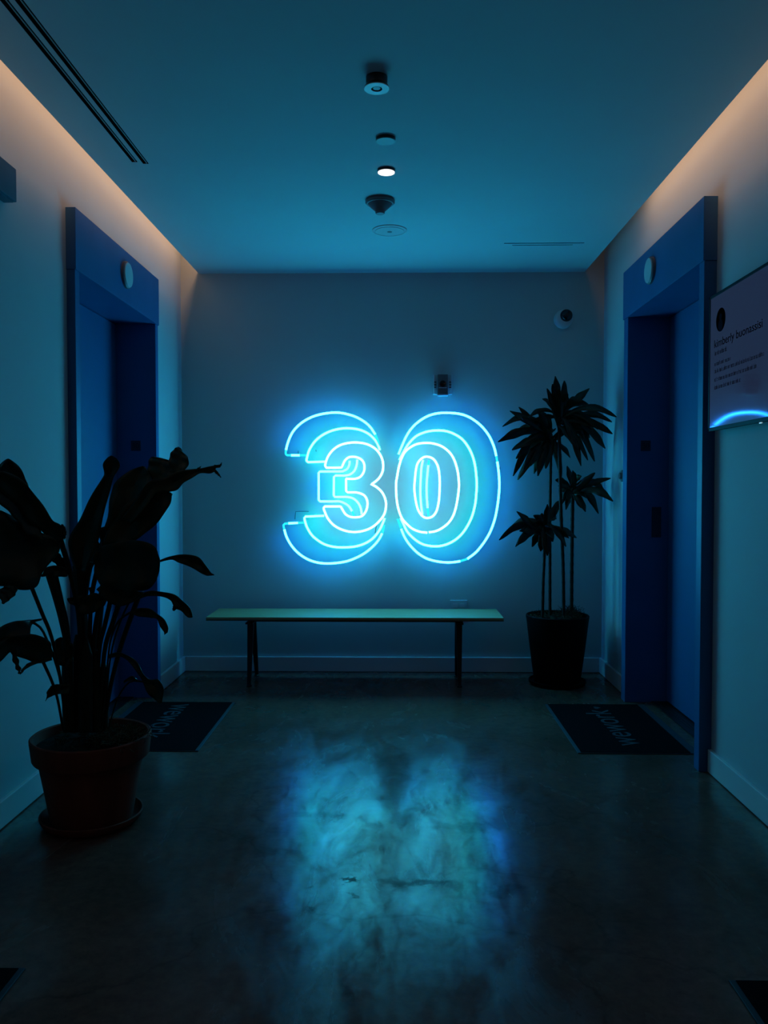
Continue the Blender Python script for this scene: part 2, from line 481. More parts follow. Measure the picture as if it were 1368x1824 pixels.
# box jutting from each wall near the camera
for s, X, yf, w in ((-1, -1.425, 3.05, XL), (1, 1.321, 2.93, XR)):
    side = 'left' if s < 0 else 'right'
    zt = 2.44
    sb = thing('wall_box', (w, yf - 0.3, 2.38), 'shallow blue box high on the %s wall, cut off by the picture edge' % side, 'wall box', 'blue boxes high on the side walls')
    MB().box(X, w, yf - 0.62, yf, 2.318, zt).build('housing', M_BLUE_BOX, sb, bevel=0.002)
    MB().box(X + s * 0.008, w, yf - 0.61, yf - 0.01, 2.314, 2.318).build('bottom_cover', M_BLUE_BOX, sb)

# ------------------------------------------------------------------ ceiling fixtures
def on_ceiling(px, py, z=ZC):
    d = ray(px, py)
    return CAM_LOC + d * ((z - CAM_LOC.z) / d.z)
DOWN = Matrix.Rotation(PI, 3, 'X')
def fixture(name, label, cat, px, py, drop, parts):
    c = on_ceiling(px, py, ZC - drop); c.z = ZC
    t = thing(name, c, label, cat)
    for nm, prof, m in parts:
        MB().lathe(prof, 48, c, DOWN).build(nm, m, t)
    return t, c
# sprinkler nearest the camera: stem and a flared lit ring
t, c = fixture('ceiling_sprinkler', 'flared ring sprinkler hanging nearest the camera on the ceiling', 'sprinkler', 671, 158, 0.04, [
    ('body', [(0.038, -0.003), (0.038, 0.018), (0.036, 0.026), (0.043, 0.034), (0.0435, 0.038), (0.018, 0.0385), (0.018, 0.015), (0.0001, 0.015)], M_BLACK),  # black stands in for the shade on the camera side
    ('ring', [(0.019, 0.0386), (0.0445, 0.0386), (0.044, 0.041), (0.0195, 0.0415), (0.019, 0.0386)], M_WHITE),
    ('deflector', [(0.004, 0.0151), (0.004, 0.036), (0.013, 0.037), (0.013, 0.039), (0.0001, 0.040)], M_GREYPL)])
fixture('sprinkler_cover', 'unlit round ceiling disc between the ring sprinkler and the lit lamp', 'ceiling disc', 687, 250, 0.008, [
    ('skirt', [(0.040, -0.015), (0.041, 0.006), (0.041, 0.012), (0.0001, 0.012)], M_BLACK),  # disc edge painted black as its shaded near side
    ('cover_plate', [(0.0395, 0.0121), (0.0390, 0.0135), (0.0001, 0.014)], M_GREYPL)])
fixture('downlight', 'small lit round lamp glowing warm white on the ceiling', 'ceiling light', 688, 306, 0.008, [
    ('trim_ring', [(0.040, 0.0), (0.0405, 0.008), (0.0405, 0.010), (0.0370, 0.0108), (0.0001, 0.0108)], M_BLACK),  # shade on the near edge put in as black
    ('lamp_disc', [(0.0385, 0.01081), (0.0385, 0.0125), (0.0001, 0.0135)], M_LAMP)])
t, c = fixture('smoke_detector', 'dark cone-shaped smoke detector on the ceiling beyond the lit lamp', 'detector', 677, 360, 0.01, [
    ('base_ring', [(0.071, 0.0), (0.074, 0.004), (0.074, 0.014), (0.068, 0.020), (0.0001, 0.020)], M_GREYPL),
    ('sensor_housing', [(0.062, 0.0201), (0.050, 0.034), (0.036, 0.046), (0.027, 0.054), (0.026, 0.058), (0.0001, 0.058)], M_GREYPL),
    ('sensor_cap', [(0.023, 0.0581), (0.024, 0.064), (0.021, 0.069), (0.0001, 0.070)], M_GREYPL)])
fixture('ceiling_speaker', 'flush round white ceiling cover nearest the end wall', 'ceiling speaker', 694, 410, 0.0, [
    ('rim', [(0.098, 0.0), (0.098, 0.004), (0.094, 0.007), (0.088, 0.0072), (0.086, 0.005), (0.0001, 0.005)], M_WHITE),
    ('grille', [(0.080, 0.0051), (0.078, 0.008), (0.04, 0.009), (0.0001, 0.0095)], M_WHITE),
    ('badge', [(0.014, 0.0098), (0.014, 0.0105), (0.0001, 0.011)], M_GREYPL)])

def diffuser(label, slots, along):
    x0 = min(s[0] for s in slots); x1 = max(s[1] for s in slots); y0 = min(s[2] for s in slots); y1 = max(s[3] for s in slots)
    t = thing('slot_diffuser', ((x0 + x1) / 2, (y0 + y1) / 2, ZC), label, 'air vent', 'slot diffusers in the ceiling')
    for sx0, sx1, sy0, sy1 in slots:
        mb = MB()
        e = 0.0015
        mb.box(sx0 - e, sx1 + e, sy0 - e, sy1 + e, ZC + 0.085, ZC + 0.09)
        mb.box(sx0 - e, sx0 + 0.0005, sy0, sy1, ZC + 0.001, ZC + 0.085)
        mb.box(sx1 - 0.0005, sx1 + e, sy0, sy1, ZC + 0.001, ZC + 0.085)
        mb.box(sx0, sx1, sy0 - e, sy0 + 0.0005, ZC + 0.001, ZC + 0.085)
        mb.box(sx0, sx1, sy1 - 0.0005, sy1 + e, ZC + 0.001, ZC + 0.085)
        mb.build('slot', M_DUCT, t)
        if along == 'y':
            xm = sx0 + (sx1 - sx0) * 0.62
            MB().box(xm - 0.0007, xm + 0.0007, sy0 + 0.001, sy1 - 0.001, ZC + 0.001, ZC + 0.006).build('blade', M_WHITE, t)
    return t
diffuser('long pair of black air slots along the left side of the ceiling', [SLOT_A, SLOT_B], 'y')
diffuser('short thin pair of air slots at the far right of the ceiling', [SLOT_C, SLOT_D], 'x')

# ------------------------------------------------------------------ end wall devices
c = at(1002, 570, YB)
cm = thing('dome_camera', (c.x, YB, c.z), 'white dome camera with a dark ball high on the end wall', 'security camera')
BK = Matrix.Rotation(PI / 2, 3, 'X')
MB().lathe([(0.056, -0.003), (0.061, 0.010), (0.061, 0.036), (0.056, 0.050), (0.044, 0.058), (0.0001, 0.060)], 48, (c.x, YB, c.z), BK).build('housing', M_WHITE, cm)
q = c + Vector((0.014, 0, 0.018))
MB().lathe([(0.041, 0.052), (0.041, 0.060), (0.038, 0.072), (0.030, 0.084), (0.018, 0.092), (0.0001, 0.095)], 40, (q.x, YB, q.z), BK).build('dome', M_GLOSS, cm)
MB().lathe([(0.013, 0.0), (0.013, 0.016), (0.009, 0.017), (0.0001, 0.0175)], 20, (q.x - 0.004, YB - 0.085, q.z - 0.006), BK).build('lens', M_DARKMETAL, cm)

c = at(788, 686, YB)
st = thing('alarm_strobe', (c.x, YB, c.z), 'fire alarm strobe on the end wall just above the neon zero', 'fire alarm')
MB().box(c.x - 0.064, c.x + 0.064, YB - 0.030, YB + 0.003, c.z - 0.066, c.z + 0.068).build('housing', M_WALL, st, bevel=0.004)
MB().box(c.x - 0.034, c.x + 0.034, YB - 0.052, YB - 0.0302, c.z - 0.064, c.z + 0.066).build('center_block', M_GREYPL, st, bevel=0.003)
MB().box(c.x - 0.062, c.x - 0.050, YB - 0.036, YB - 0.0302, c.z - 0.062, c.z + 0.064).build('side_strip', M_WHITE, st, bevel=0.001)
for k in range(3):
    for sx in (-1, 1):
        zz = c.z + 0.016 - k * 0.018
        MB().box(c.x + sx * 0.050 - 0.007, c.x + sx * 0.050 + 0.007, YB - 0.038, YB - 0.0302, zz - 0.003, zz + 0.003).build('sound_slot', M_BLACK, st)
MB().lathe([(0.022, 0.0), (0.022, 0.008), (0.019, 0.014), (0.0001, 0.016)], 32, (c.x, YB - 0.052, c.z + 0.002), BK).build('lens', M_GLOSS, st)
MB().box(c.x - 0.036, c.x + 0.036, YB - 0.060, YB, c.z - 0.076, c.z - 0.0662).build('bottom_lip', M_WHITE, st, bevel=0.002)
MB().box(c.x - 0.026, c.x + 0.026, YB - 0.057, YB - 0.0521, c.z - 0.026, c.z - 0.022).build('lens_lip', M_WHITE, st, bevel=0.001)

c = at(817, 1069, YB)
ol = thing('wall_outlet', (c.x, YB, c.z - 0.058), 'white outlet plate on the end wall just above the bench', 'outlet')
MB().box(c.x - 0.058, c.x + 0.058, YB - 0.006, YB, c.z - 0.116, c.z).build('face_plate', M_WALL, ol, bevel=0.002)
for sx in (-0.023, 0.023):
    for zz in (-0.036, -0.080):
        MB().box(c.x + sx - 0.015, c.x + sx + 0.015, YB - 0.0075, YB - 0.0061, c.z + zz - 0.014, c.z + zz + 0.014).build('socket', M_WHITE, ol, bevel=0.001)

# ------------------------------------------------------------------ neon sign
A2 = lambda x, y: (480 + x / 6.218, 700 + y / 6.218)   # four blow-ups of the sign
A3 = lambda x, y: (480 + x / 6.218, 860 + y / 6.218)
A4 = lambda x, y: (690 + x / 6.218, 700 + y / 6.218)
A5 = lambda x, y: (690 + x / 6.218, 860 + y / 6.218)
def T(fn, *pts): return [fn(*p) for p in pts]
neon = thing('neon_sign', (0, YB, 1.25), 'glowing neon number 30 of nested blue, cyan and white outlines', 'neon sign')
def neon_part(segs, s, m, label, closed=False, rad=0.0073):
    """segs: runs of points, smooth inside each run, a small bend between runs"""
    Y = YB - s
    pts = []
    for seg in segs:
        seg3 = [tuple(at(p[0], p[1], Y)) for p in seg]
        if len(seg3) > 2: seg3 = spline(seg3, step=0.013)
        elif len(seg3) == 2:
            a, b = Vector(seg3[0]), Vector(seg3[1]); k = max(1, int((b - a).length / 0.03))
            seg3 = [tuple(a.lerp(b, i / k)) for i in range(k + 1)]
        pts += seg3
    if closed:
        segc = [tuple(at(p[0], p[1], Y)) for p in segs[0]] if len(segs) == 1 else None
        pts = spline(segc, step=0.013, closed=True) if segc else pts
    # drop doubles
    q = [Vector(pts[0])]
    for p in pts[1:]:
        if (Vector(p) - q[-1]).length > 0.004: q.append(Vector(p))
    if closed and (q[0] - q[-1]).length < 0.004: q.pop()
    mb = MB(); mb.tube(q, rad, 8, closed)
    o = mb.build('neon_tube', m, neon)
    bk = {M_TUBE_OUT: M_BACK_OUT, M_TUBE_MID: M_BACK_MID, M_TUBE_FRONT: M_BACK_FRONT}.get(m)
    if bk:
        # wall side emits dimmer, retinted light, added to tune the halo on the wall
        o.data.materials.append(bk)
        for pl_ in o.data.polygons:
            if pl_.center.y > Y + rad * 0.15: pl_.material_index = 1
    tag(o, label)
    # glass standoffs holding the tube off the wall
    L = 0; last = -0.12
    for i in range(1, len(q)):
        L += (q[i] - q[i - 1]).length
        if L - last > 0.34:
            last = L
            MB().tube([(q[i].x, YB, q[i].z), (q[i].x, Y + rad * 0.9, q[i].z)], 0.0022, 6).build('tube_standoff', M_WHITE, o)
    return o
S_OUT, S_MID, S_FR = 0.068, 0.070, 0.084
LO, LM, LF, LDIM = 'outer blue neon tube', 'middle cyan neon tube', 'white neon tube outlining the front digit', 'dim end of the outer tube'
# digit 3
neon_part([T(A2, (1172, 460), (1110, 370), (1030, 305), (930, 255), (800, 222), (690, 218), (560, 238), (450, 275), (350, 335), (270, 415), (225, 495), (195, 580), (184, 632))], S_OUT, M_TUBE_OUT, LO)
neon_part([T(A2, (184, 634), (179, 672), (195, 690)), T(A2, (195, 690), (240, 690))], S_OUT, M_TUBE_DIM, LDIM)
neon_part([T(A2, (240, 690), (335, 690))], S_OUT, M_TUBE_OUT, LO)
neon_part([T(A2, (336, 690), (408, 690))], S_OUT, M_TUBE_DIM, LDIM)
neon_part([T(A2, (1174, 464), (1195, 520), (1206, 560), (1212, 590))], S_OUT, M_TUBE_DIM, LDIM)
neon_part([T(A2, (1222, 634), (1200, 570), (1160, 510), (1100, 455), (1020, 415), (930, 395), (820, 392), (700, 415), (590, 465), (500, 540), (440, 635), (415, 720), (412, 750), (428, 766)), T(A2, (428, 766), (625, 760))], S_MID, M_TUBE_MID, LM)
front3 = [T(A2, (632, 828), (618, 808), (622, 775), (650, 700), (710, 625), (790, 575), (900, 550), (1010, 552), (1100, 575), (1180, 625), (1235, 700), (1258, 780), (1252, 870), (1212, 945), (1150, 998), (1126, 1010)),
          T(A3, (1126, 14), (1190, 50), (1250, 110), (1285, 190), (1290, 270), (1270, 350), (1220, 420), (1140, 490), (1040, 532), (930, 545), (820, 525), (720, 475), (650, 400), (612, 320), (600, 280), (615, 262)),
          T(A3, (625, 262), (780, 262)),
          T(A3, (790, 265), (805, 290), (840, 345), (890, 375), (950, 382), (1020, 370), (1065, 320), (1085, 250), (1080, 190), (1050, 140), (990, 112), (930, 105), (865, 105), (850, 92)),
          T(A3, (849, 85), (848, -40)),
          T(A2, (850, 948), (900, 952), (960, 948), (1010, 925), (1045, 870), (1052, 810), (1037, 760), (1000, 725), (940, 707), (880, 712), (838, 745), (815, 790), (800, 825)),
          T(A2, (795, 828), (640, 828))]
neon_part(front3, S_FR, M_TUBE_FRONT, LF, closed=True)
neon_part([T(A2, (972, 738), (965, 800), (940, 862), (890, 903), (830, 915)), T(A2, (825, 915), (730, 915)), T(A2, (725, 917), (714, 930)), T(A2, (714, 935), (712, 1125)), T(A3, (714, 142), (724, 156)),
           T(A3, (730, 157), (800, 156), (870, 158), (930, 175), (980, 220), (1010, 280), (1022, 350))], S_MID, M_TUBE_MID, LM)
neon_part([T(A2, (888, 752), (884, 795), (860, 842), (810, 868)), T(A2, (800, 869), (565, 870)), T(A2, (558, 872), (545, 884)), T(A2, (545, 890), (545, 1175)), T(A3, (547, 192), (562, 205)),
           T(A3, (570, 206), (690, 206), (770, 205), (830, 225), (880, 260), (915, 315))], S_OUT, M_TUBE_OUT, LO)
neon_part([T(A3, (917, 320), (930, 350), (935, 378))], S_OUT, M_TUBE_DIM, LDIM)
neon_part([T(A3, (605, 365), (400, 374)), T(A3, (395, 376), (387, 392), (395, 430), (420, 500), (470, 580), (540, 640), (620, 685), (720, 710), (830, 715), (950, 705), (1060, 670), (1150, 610), (1220, 520), (1262, 430), (1275, 392))], S_MID, M_TUBE_MID, LM)
neon_part([T(A3, (315, 444), (210, 449))], S_OUT, M_TUBE_OUT, LO)
neon_part([T(A3, (385, 440), (318, 444))], S_OUT, M_TUBE_DIM, LDIM)
neon_part([T(A3, (208, 450), (172, 452)), T(A3, (168, 453), (155, 468), (163, 512))], S_OUT, M_TUBE_DIM, LDIM)
neon_part([T(A3, (164, 516), (190, 600), (240, 690), (310, 770), (400, 835), (500, 875), (600, 892), (720, 890), (850, 870), (960, 830), (1060, 775), (1150, 700), (1210, 630), (1248, 560))], S_OUT, M_TUBE_OUT, LO)
neon_part([T(A3, (1252, 552), (1265, 500), (1270, 470))], S_OUT, M_TUBE_DIM, LDIM)
# digit 0
neon_part([T(A4, (123, 680), (160, 590), (210, 480), (270, 390), (350, 315), (450, 255), (560, 225), (680, 220), (800, 232), (900, 265), (1000, 330), (1080, 410), (1140, 500), (1185, 610), (1206, 700))], S_OUT, M_TUBE_OUT, LO)
neon_part([T(A4, (1208, 706), (1216, 755))], S_OUT, M_TUBE_DIM, LDIM)
neon_part([T(A4, (1217, 760), (1230, 850), (1238, 950)) + T(A5, (1240, 0), (1237, 100), (1220, 250), (1190, 400), (1140, 540), (1070, 660), (980, 770), (885, 843))], S_OUT, M_TUBE_OUT, LO)
neon_part([T(A5, (880, 846), (812, 866))], S_OUT, M_TUBE_DIM, LDIM)
neon_part([T(A5, (808, 868), (740, 878), (660, 882), (560, 872), (440, 840), (340, 780), (250, 690), (190, 600), (152, 510))], S_OUT, M_TUBE_OUT, LO)
neon_part([T(A5, (149, 500), (128, 440), (112, 400))], S_OUT, M_TUBE_DIM, LDIM)
neon_part([T(A4, (133, 742), (170, 670), (230, 570), (310, 485), (400, 440), (500, 418), (620, 418), (720, 445), (820, 505), (890, 590), (940, 690), (970, 800), (985, 920)) +
           T(A5, (990, 20), (985, 120), (970, 250), (930, 390), (860, 520), (780, 610), (680, 672), (580, 700), (480, 700), (380, 675), (290, 615), (220, 540), (180, 460), (148, 392))], S_MID, M_TUBE_MID, LM)
neon_part([T(A4, (150, 740), (190, 660), (250, 605), (330, 565), (430, 553), (520, 562), (610, 595), (690, 660), (740, 740), (775, 850), (790, 960)) +
           T(A5, (792, 60), (770, 220), (735, 350), (680, 440), (600, 505), (530, 537), (458, 548))], S_FR, M_TUBE_FRONT, LF)
neon_part([T(A5, (443, 552), (360, 542), (280, 510), (220, 460), (160, 390), (120, 280), (100, 150), (97, 0)) + T(A4, (105, 945), (125, 830), (150, 740))], S_FR, M_TUBE_FRONT, LF)
neon_part([T(A4, (435, 705), (380, 725), (335, 780), (315, 860), (305, 960)) + T(A5, (299, 40), (302, 110), (318, 220), (345, 310), (390, 370), (440, 390), (500, 372), (545, 310), (570, 200), (578, 80), (580, 0)) +
           T(A4, (578, 940), (570, 860), (550, 790), (505, 728))], S_FR, M_TUBE_FRONT, LF, closed=True)
neon_part([T(A4, (394, 742), (378, 820), (370, 940)) + T(A5, (365, 50), (367, 160), (376, 270), (388, 352))], S_MID, M_TUBE_MID, LM)
neon_part([T(A4, (462, 745), (455, 795))], S_OUT, M_TUBE_DIM, LDIM)
neon_part([T(A4, (453, 800), (445, 880), (438, 960)) + T(A5, (434, 50), (436, 150), (446, 280))], S_OUT, M_TUBE_OUT, LO)
neon_part([T(A5, (447, 288), (452, 340), (458, 372))], S_OUT, M_TUBE_DIM, LDIM)
def wire(pts, s=0.008, r=0.002):
    q = [at(p[0], p[1], YB - s) for p in pts]
    MB().tube(q, r, 6).build('cable', M_BLACK, neon)
wire(T(A3, (283, 405), (286, 360), (290, 320), (330, 317), (435, 318)))
wire(T(A2, (318, 640), (319, 668), (318, 700)))
wire(T(A4, (1246, 820), (1250, 855)))
wire(T(A2, (515, 628), (517, 650)))
wire([(678, 925), (672, 930), (668, 950)])

# ------------------------------------------------------------------ bench
ZB = 0.45
bn = thing('bench', (-0.27, 5.2, 0), 'long backless bench with pale wooden top and black metal legs under the neon sign', 'bench')
BX0, BX1, BY0, BY1 = -1.195, 0.655, 5.020, 5.392
mb = MB().box(BX0, BX1, BY0, BY1, ZB - 0.016, ZB)
mb.build('bench_top', M_BENCH, bn, bevel=0.003)
mb = MB().box(BX0 + 0.001, BX1 - 0.001, BY0 + 0.001, BY1 - 0.001, ZB - 0.0225, ZB - 0.0162)
mb.build('bench_underlayer', M_BENCHEDGE, bn)
LX = (-0.940, 0.388)
for yy in (5.155, 5.255):
    MB().box(LX[0] - 0.01, LX[1] + 0.01, yy - 0.012, yy + 0.012, ZB - 0.048, ZB - 0.023).build('rail', M_DARKMETAL, bn, bevel=0.002)
def taper(a, b, wa, wb, da=0.02, db=0.014):
    """square leg from a to b, tapering"""
    a = Vector(a); b = Vector(b)
    vs = []
    for p, w, d in ((a, wa, da), (b, wb, db)):
        for sx, sy in ((-1, -1), (1, -1), (1, 1), (-1, 1)): vs.append((p.x + sx * w / 2, p.y + sy * d / 2, p.z))
    fs = [(0, 1, 2, 3), (7, 6, 5, 4), (0, 4, 5, 1), (1, 5, 6, 2), (2, 6, 7, 3), (3, 7, 4, 0)]
    return MB().add(vs, fs)
for x in LX:
    MB().box(x - 0.024, x + 0.024, 5.10, 5.32, ZB - 0.058, ZB - 0.0482).build('leg_bracket', M_DARKMETAL, bn, bevel=0.001)
    for yt, yb in ((5.165, 5.095), (5.245, 5.375)):
        taper((x, yt, ZB - 0.058), (x, yb, 0.012), 0.040, 0.022, 0.034, 0.022).build('leg', M_DARKMETAL, bn, bevel=0.002)
        MB().lathe([(0.017, 0.0), (0.017, 0.008), (0.012, 0.013)], 16, (x, yb, 0)).build('foot', M_BLACK, bn)

# ------------------------------------------------------------------ right potted plant (cane plant)
RX, RY = 1.02, 5.205
rp = thing('potted_cane_plant', (RX, RY, 0), 'tall dark cane plant in a tapered black planter in the far right corner', 'potted plant')
MB().lathe([(0.150, 0.0), (0.176, 0.006), (0.181, 0.018), (0.181, 0.026), (0.175, 0.028), (0.168, 0.016), (0.0001, 0.014)], 56, (RX, RY, 0)).build('saucer', M_BLACKPOT, rp)
MB().lathe([(0.138, 0.0145), (0.146, 0.020), (0.160, 0.12), (0.178, 0.26), (0.193, 0.39), (0.199, 0.430), (0.199, 0.440), (0.194, 0.444), (0.186, 0.440), (0.182, 0.40), (0.0001, 0.39)], 56, (RX, RY, 0)).build('planter', M_BLACKPOT, rp)

def mound(name, m, cx, cy, z, r, bumps, parent, seed=1, amp=0.012):
    rnd = random.Random(seed)
    mb = MB(); vs = [(cx, cy, z + bumps)]; fs = []
    n, rings = 40, 8
    for i in range(1, rings + 1):
        rr = r * i / rings
        for k in range(n):
            a = 2 * PI * k / n
            h = bumps * (1 - (i / rings) ** 2) + (rnd.random() - 0.5) * amp * (1 if i < rings else 0)
            vs.append((cx + rr * math.cos(a), cy + rr * math.sin(a), z + h))
    for k in range(n): fs.append((0, 1 + k, 1 + (k + 1) % n))
    for i in range(rings - 1):
        for k in range(n):
            a = 1 + i * n + k; b = 1 + i * n + (k + 1) % n
            fs.append((a, a + n, b + n, b))
    return mb.add(vs, fs, True).build(name, m, parent)
mound('soil', M_SOIL, RX, RY, 0.415, 0.183, 0.015, rp, 3)
# tufts of moss: short curled strands
def moss(name, cx, cy, z, spread, count, seed, parent, h=0.04, sy=1.0):
    rnd = random.Random(seed); mb = MB()
    for _ in range(count):
        a = rnd.random() * 2 * PI; rr = spread * math.sqrt(rnd.random())
        x, y = cx + rr * math.cos(a), cy + sy * rr * math.sin(a)
        p = [Vector((x, y, z))]
        d = Vector((rnd.uniform(-1, 1), rnd.uniform(-1, 1), rnd.uniform(0.6, 1.6))).normalized()
        for k in range(4):
            d = (d + Vector((rnd.uniform(-.7, .7), rnd.uniform(-.7, .7), rnd.uniform(-.6, .3)))).normalized()
            p.append(p[-1] + d * h * 0.3)
        for q in p:
            q.z = max(q.z, z)
        mb.tube(p, 0.0012, 3)
    return tag(mb.build(name, M_MOSS, parent), kind='stuff')
moss('moss', RX - 0.02, RY, 0.425, 0.16, 260, 4, rp, 0.035)
moss('moss', RX + 0.10, RY + 0.06, 0.43, 0.06, 160, 5, rp, 0.06)

def cane(pix, r, name='cane'):
    pts = [tuple(at(p[0], p[1], p[2])) for p in pix]
    pts[0] = (pts[0][0], pts[0][1], 0.415)
    q = spline(pts, step=0.02)
    rad = [r * (1 + 0.10 * ((i % 3) == 0)) for i in range(len(q))]
    return MB().tube(q, rad, 10).build(name, M_CANE, rp)
cane([(966.5, 1092, 5.17), (967.5, 1040, 5.17), (969.5, 990, 5.17), (969, 940, 5.17)], 0.0095)
cane([(979.7, 1092, 5.25), (979.5, 1000, 5.25), (979.8, 900, 5.25), (981, 820, 5.25), (982, 790, 5.25)], 0.0095)
cane([(1004.5, 1092, 5.16), (1003, 1010, 5.17), (999.5, 920, 5.18), (997, 820, 5.18), (996, 745, 5.18)], 0.0105)
cane([(1018, 1092, 5.27), (1018.5, 1000, 5.27), (1019.5, 920, 5.27), (1020, 870, 5.27)], 0.0115)

def strap(mb, base, tip, width, arch, rnd, twist=None):
    """an arching pointed leaf from base to tip added to a mesh; arch lifts the middle"""
    a, b = Vector(base), Vector(tip)
    L = (b - a).length
    up = Vector((0, 0, 1))
    mid1 = a.lerp(b, 0.33) + up * arch * L * 0.85
    mid2 = a.lerp(b, 0.68) + up * arch * L * 0.80
    C = spline([tuple(a), tuple(mid1), tuple(mid2), tuple(b)], n=5)
    m = len(C) - 1
    tw = rnd.uniform(-0.9, 0.9) if twist is None else twist
    V = []; Fs = []
    for i, p in enumerate(C):
        p = Vector(p); t = i / m
        tan = (Vector(C[min(i + 1, m)]) - Vector(C[max(i - 1, 0)])).normalized()
        n0 = Vector((0, -1, 0.25)).normalized()
        side = tan.cross(n0)
        if side.length < 0.15: side = tan.cross(Vector((1, 0, 0)))
        side.normalize()
        side = Matrix.Rotation(tw * (0.4 + 0.6 * t), 3, tan) @ side
        nn = side.cross(tan).normalized()
        w = width * 0.5 * max(0.04, 0.22 + 0.85 * math.sin(PI * min(1, t * 0.98) ** 1.5) - 0.18 * t) * (1 + 0.12 * math.sin(t * 17 + tw * 9))
        V += [p - side * w + nn * w * 0.30, p, p + side * w + nn * w * 0.30]
    for i in range(m):
        o = i * 3
        Fs += [(o, o + 3, o + 4, o + 1), (o + 1, o + 4, o + 5, o + 2)]
    mb.add(V, Fs, True)

def crown(top, tips, extra, seed, Yc, reach=0.33, wid=0.05):
    rnd = random.Random(seed)
    mb = MB()
    for tx, ty in tips:
        Y = min(Yc + rnd.uniform(-0.12, 0.10), 1.345 * F / max(1, tx - 709))
        tip = at(tx, ty, Y)
        bx = top[0] + rnd.uniform(-5, 5); by = top[1] + rnd.uniform(-16, 14)
        base = at(bx, by, Yc)
        dz = (tip - base)
        arch = rnd.uniform(-0.02, 0.08) if dz.z > 0.10 else rnd.uniform(0.06, 0.26)
        strap(mb, base, tip, wid * rnd.uniform(0.85, 1.25), arch, rnd, rnd.uniform(-0.5, 0.5))
    c0 = at(top[0], top[1], Yc)
    for _ in range(extra):
        a = rnd.random() * 2 * PI; el = rnd.uniform(-0.8, 1.1)
        rr = reach * rnd.uniform(0.5, 0.95)
        tip = c0 + Vector((math.cos(a) * math.cos(el) * rr, math.sin(a) * math.cos(el) * rr * 0.75, math.sin(el) * rr))
        tip.y = min(tip.y, 5.47); tip.x = min(tip.x, 1.34)
        strap(mb, c0 + Vector((rnd.uniform(-.01, .01), 0, rnd.uniform(-.05, .05))), tip, wid * rnd.uniform(0.7, 1.1), 0.2, rnd)
    return mb.build('leaf_crown', M_LEAF2, rp, solid=0.0012)
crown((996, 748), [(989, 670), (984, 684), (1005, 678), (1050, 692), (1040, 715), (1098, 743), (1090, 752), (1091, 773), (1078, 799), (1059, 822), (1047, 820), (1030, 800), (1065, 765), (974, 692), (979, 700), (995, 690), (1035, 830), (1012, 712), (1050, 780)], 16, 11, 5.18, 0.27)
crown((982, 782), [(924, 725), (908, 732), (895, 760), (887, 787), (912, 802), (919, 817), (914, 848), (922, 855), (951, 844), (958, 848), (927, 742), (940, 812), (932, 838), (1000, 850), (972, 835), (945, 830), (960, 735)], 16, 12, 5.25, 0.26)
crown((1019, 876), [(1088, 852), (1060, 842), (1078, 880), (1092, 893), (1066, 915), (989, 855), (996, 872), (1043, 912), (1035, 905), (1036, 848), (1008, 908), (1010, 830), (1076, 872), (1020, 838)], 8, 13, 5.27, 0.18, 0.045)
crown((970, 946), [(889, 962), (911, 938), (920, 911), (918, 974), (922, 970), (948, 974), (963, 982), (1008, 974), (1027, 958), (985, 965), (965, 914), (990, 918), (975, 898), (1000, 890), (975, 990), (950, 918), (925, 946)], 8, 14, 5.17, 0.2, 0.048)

# ------------------------------------------------------------------ left potted plant (broad leaves in terracotta)
PXc, PYc = -1.150, 3.01
lp = thing('potted_broadleaf_plant', (PXc, PYc, 0), 'large broad-leaved plant in a terracotta pot on the left of the floor', 'potted plant')
MB().lathe([(0.150, 0.0), (0.166, 0.004), (0.180, 0.018), (0.186, 0.030), (0.187, 0.037), (0.180, 0.038), (0.174, 0.028), (0.160, 0.016), (0.0001, 0.014)], 64, (PXc, PYc, 0)).build('saucer', M_TERRA, lp)
MB().lathe([(0.138, 0.0145), (0.147, 0.018), (0.158, 0.080), (0.176, 0.180), (0.188, 0.243), (0.191, 0.246), (0.206, 0.248), (0.209, 0.253), (0.217, 0.318), (0.217, 0.327), (0.212, 0.331), (0.203, 0.328), (0.198, 0.29), (0.0001, 0.28)], 64, (PXc, PYc, 0)).build('pot', M_TERRA, lp)
mound('soil', M_SOIL, PXc, PYc, 0.295, 0.197, 0.02, lp, 6, 0.014)
moss('moss', PXc + 0.11, PYc - 0.03, 0.305, 0.085, 520, 7, lp, 0.055)
moss('moss', PXc + 0.02, PYc + 0.02, 0.31, 0.16, 200, 8, lp, 0.03)

def c7(x, y): return (x / 3.257, 780 + y / 3.257)
def ribbon(st, Y0_, Y1_, fold=0.25, seed=0, m=None, bend=0.0):
    """one leaf: stations (lx, ly, rx, ry) from its base to its tip; depth runs from Y0_ to Y1_"""
    rnd = random.Random(seed)
    st = [tuple(map(float, s)) for s in st]
    S = spline(st, n=5)
    N = len(S) - 1
    V = []; Fs = []
    cols = 7
    for i, s in enumerate(S):
        t = i / N
        Y = Y0_ + (Y1_ - Y0_) * t + bend * math.sin(PI * t)
        l = at(*c7(s[0], s[1]), Y); r = at(*c7(s[2], s[3]), Y)
        w = (r - l).length
        for j in range(cols):
            u = j / (cols - 1)
            p = l.lerp(r, u)
            vfold = 1 - abs(2 * u - 1)
            p = p + Vector((0, 1, 0)) * (w * fold * vfold) + Vector((0, 1, 0)) * 0.006 * math.sin(t * 21 + seed + u * 2) * (1 - vfold)
            V.append(p)
    for i in range(N):
        for j in range(cols - 1):
            a = i * cols + j
            Fs.append((a, a + cols, a + cols + 1, a + 1))
    o = MB().add(V, Fs, True).build('leaf', m or M_LEAF, lp, solid=0.0016)
    return o
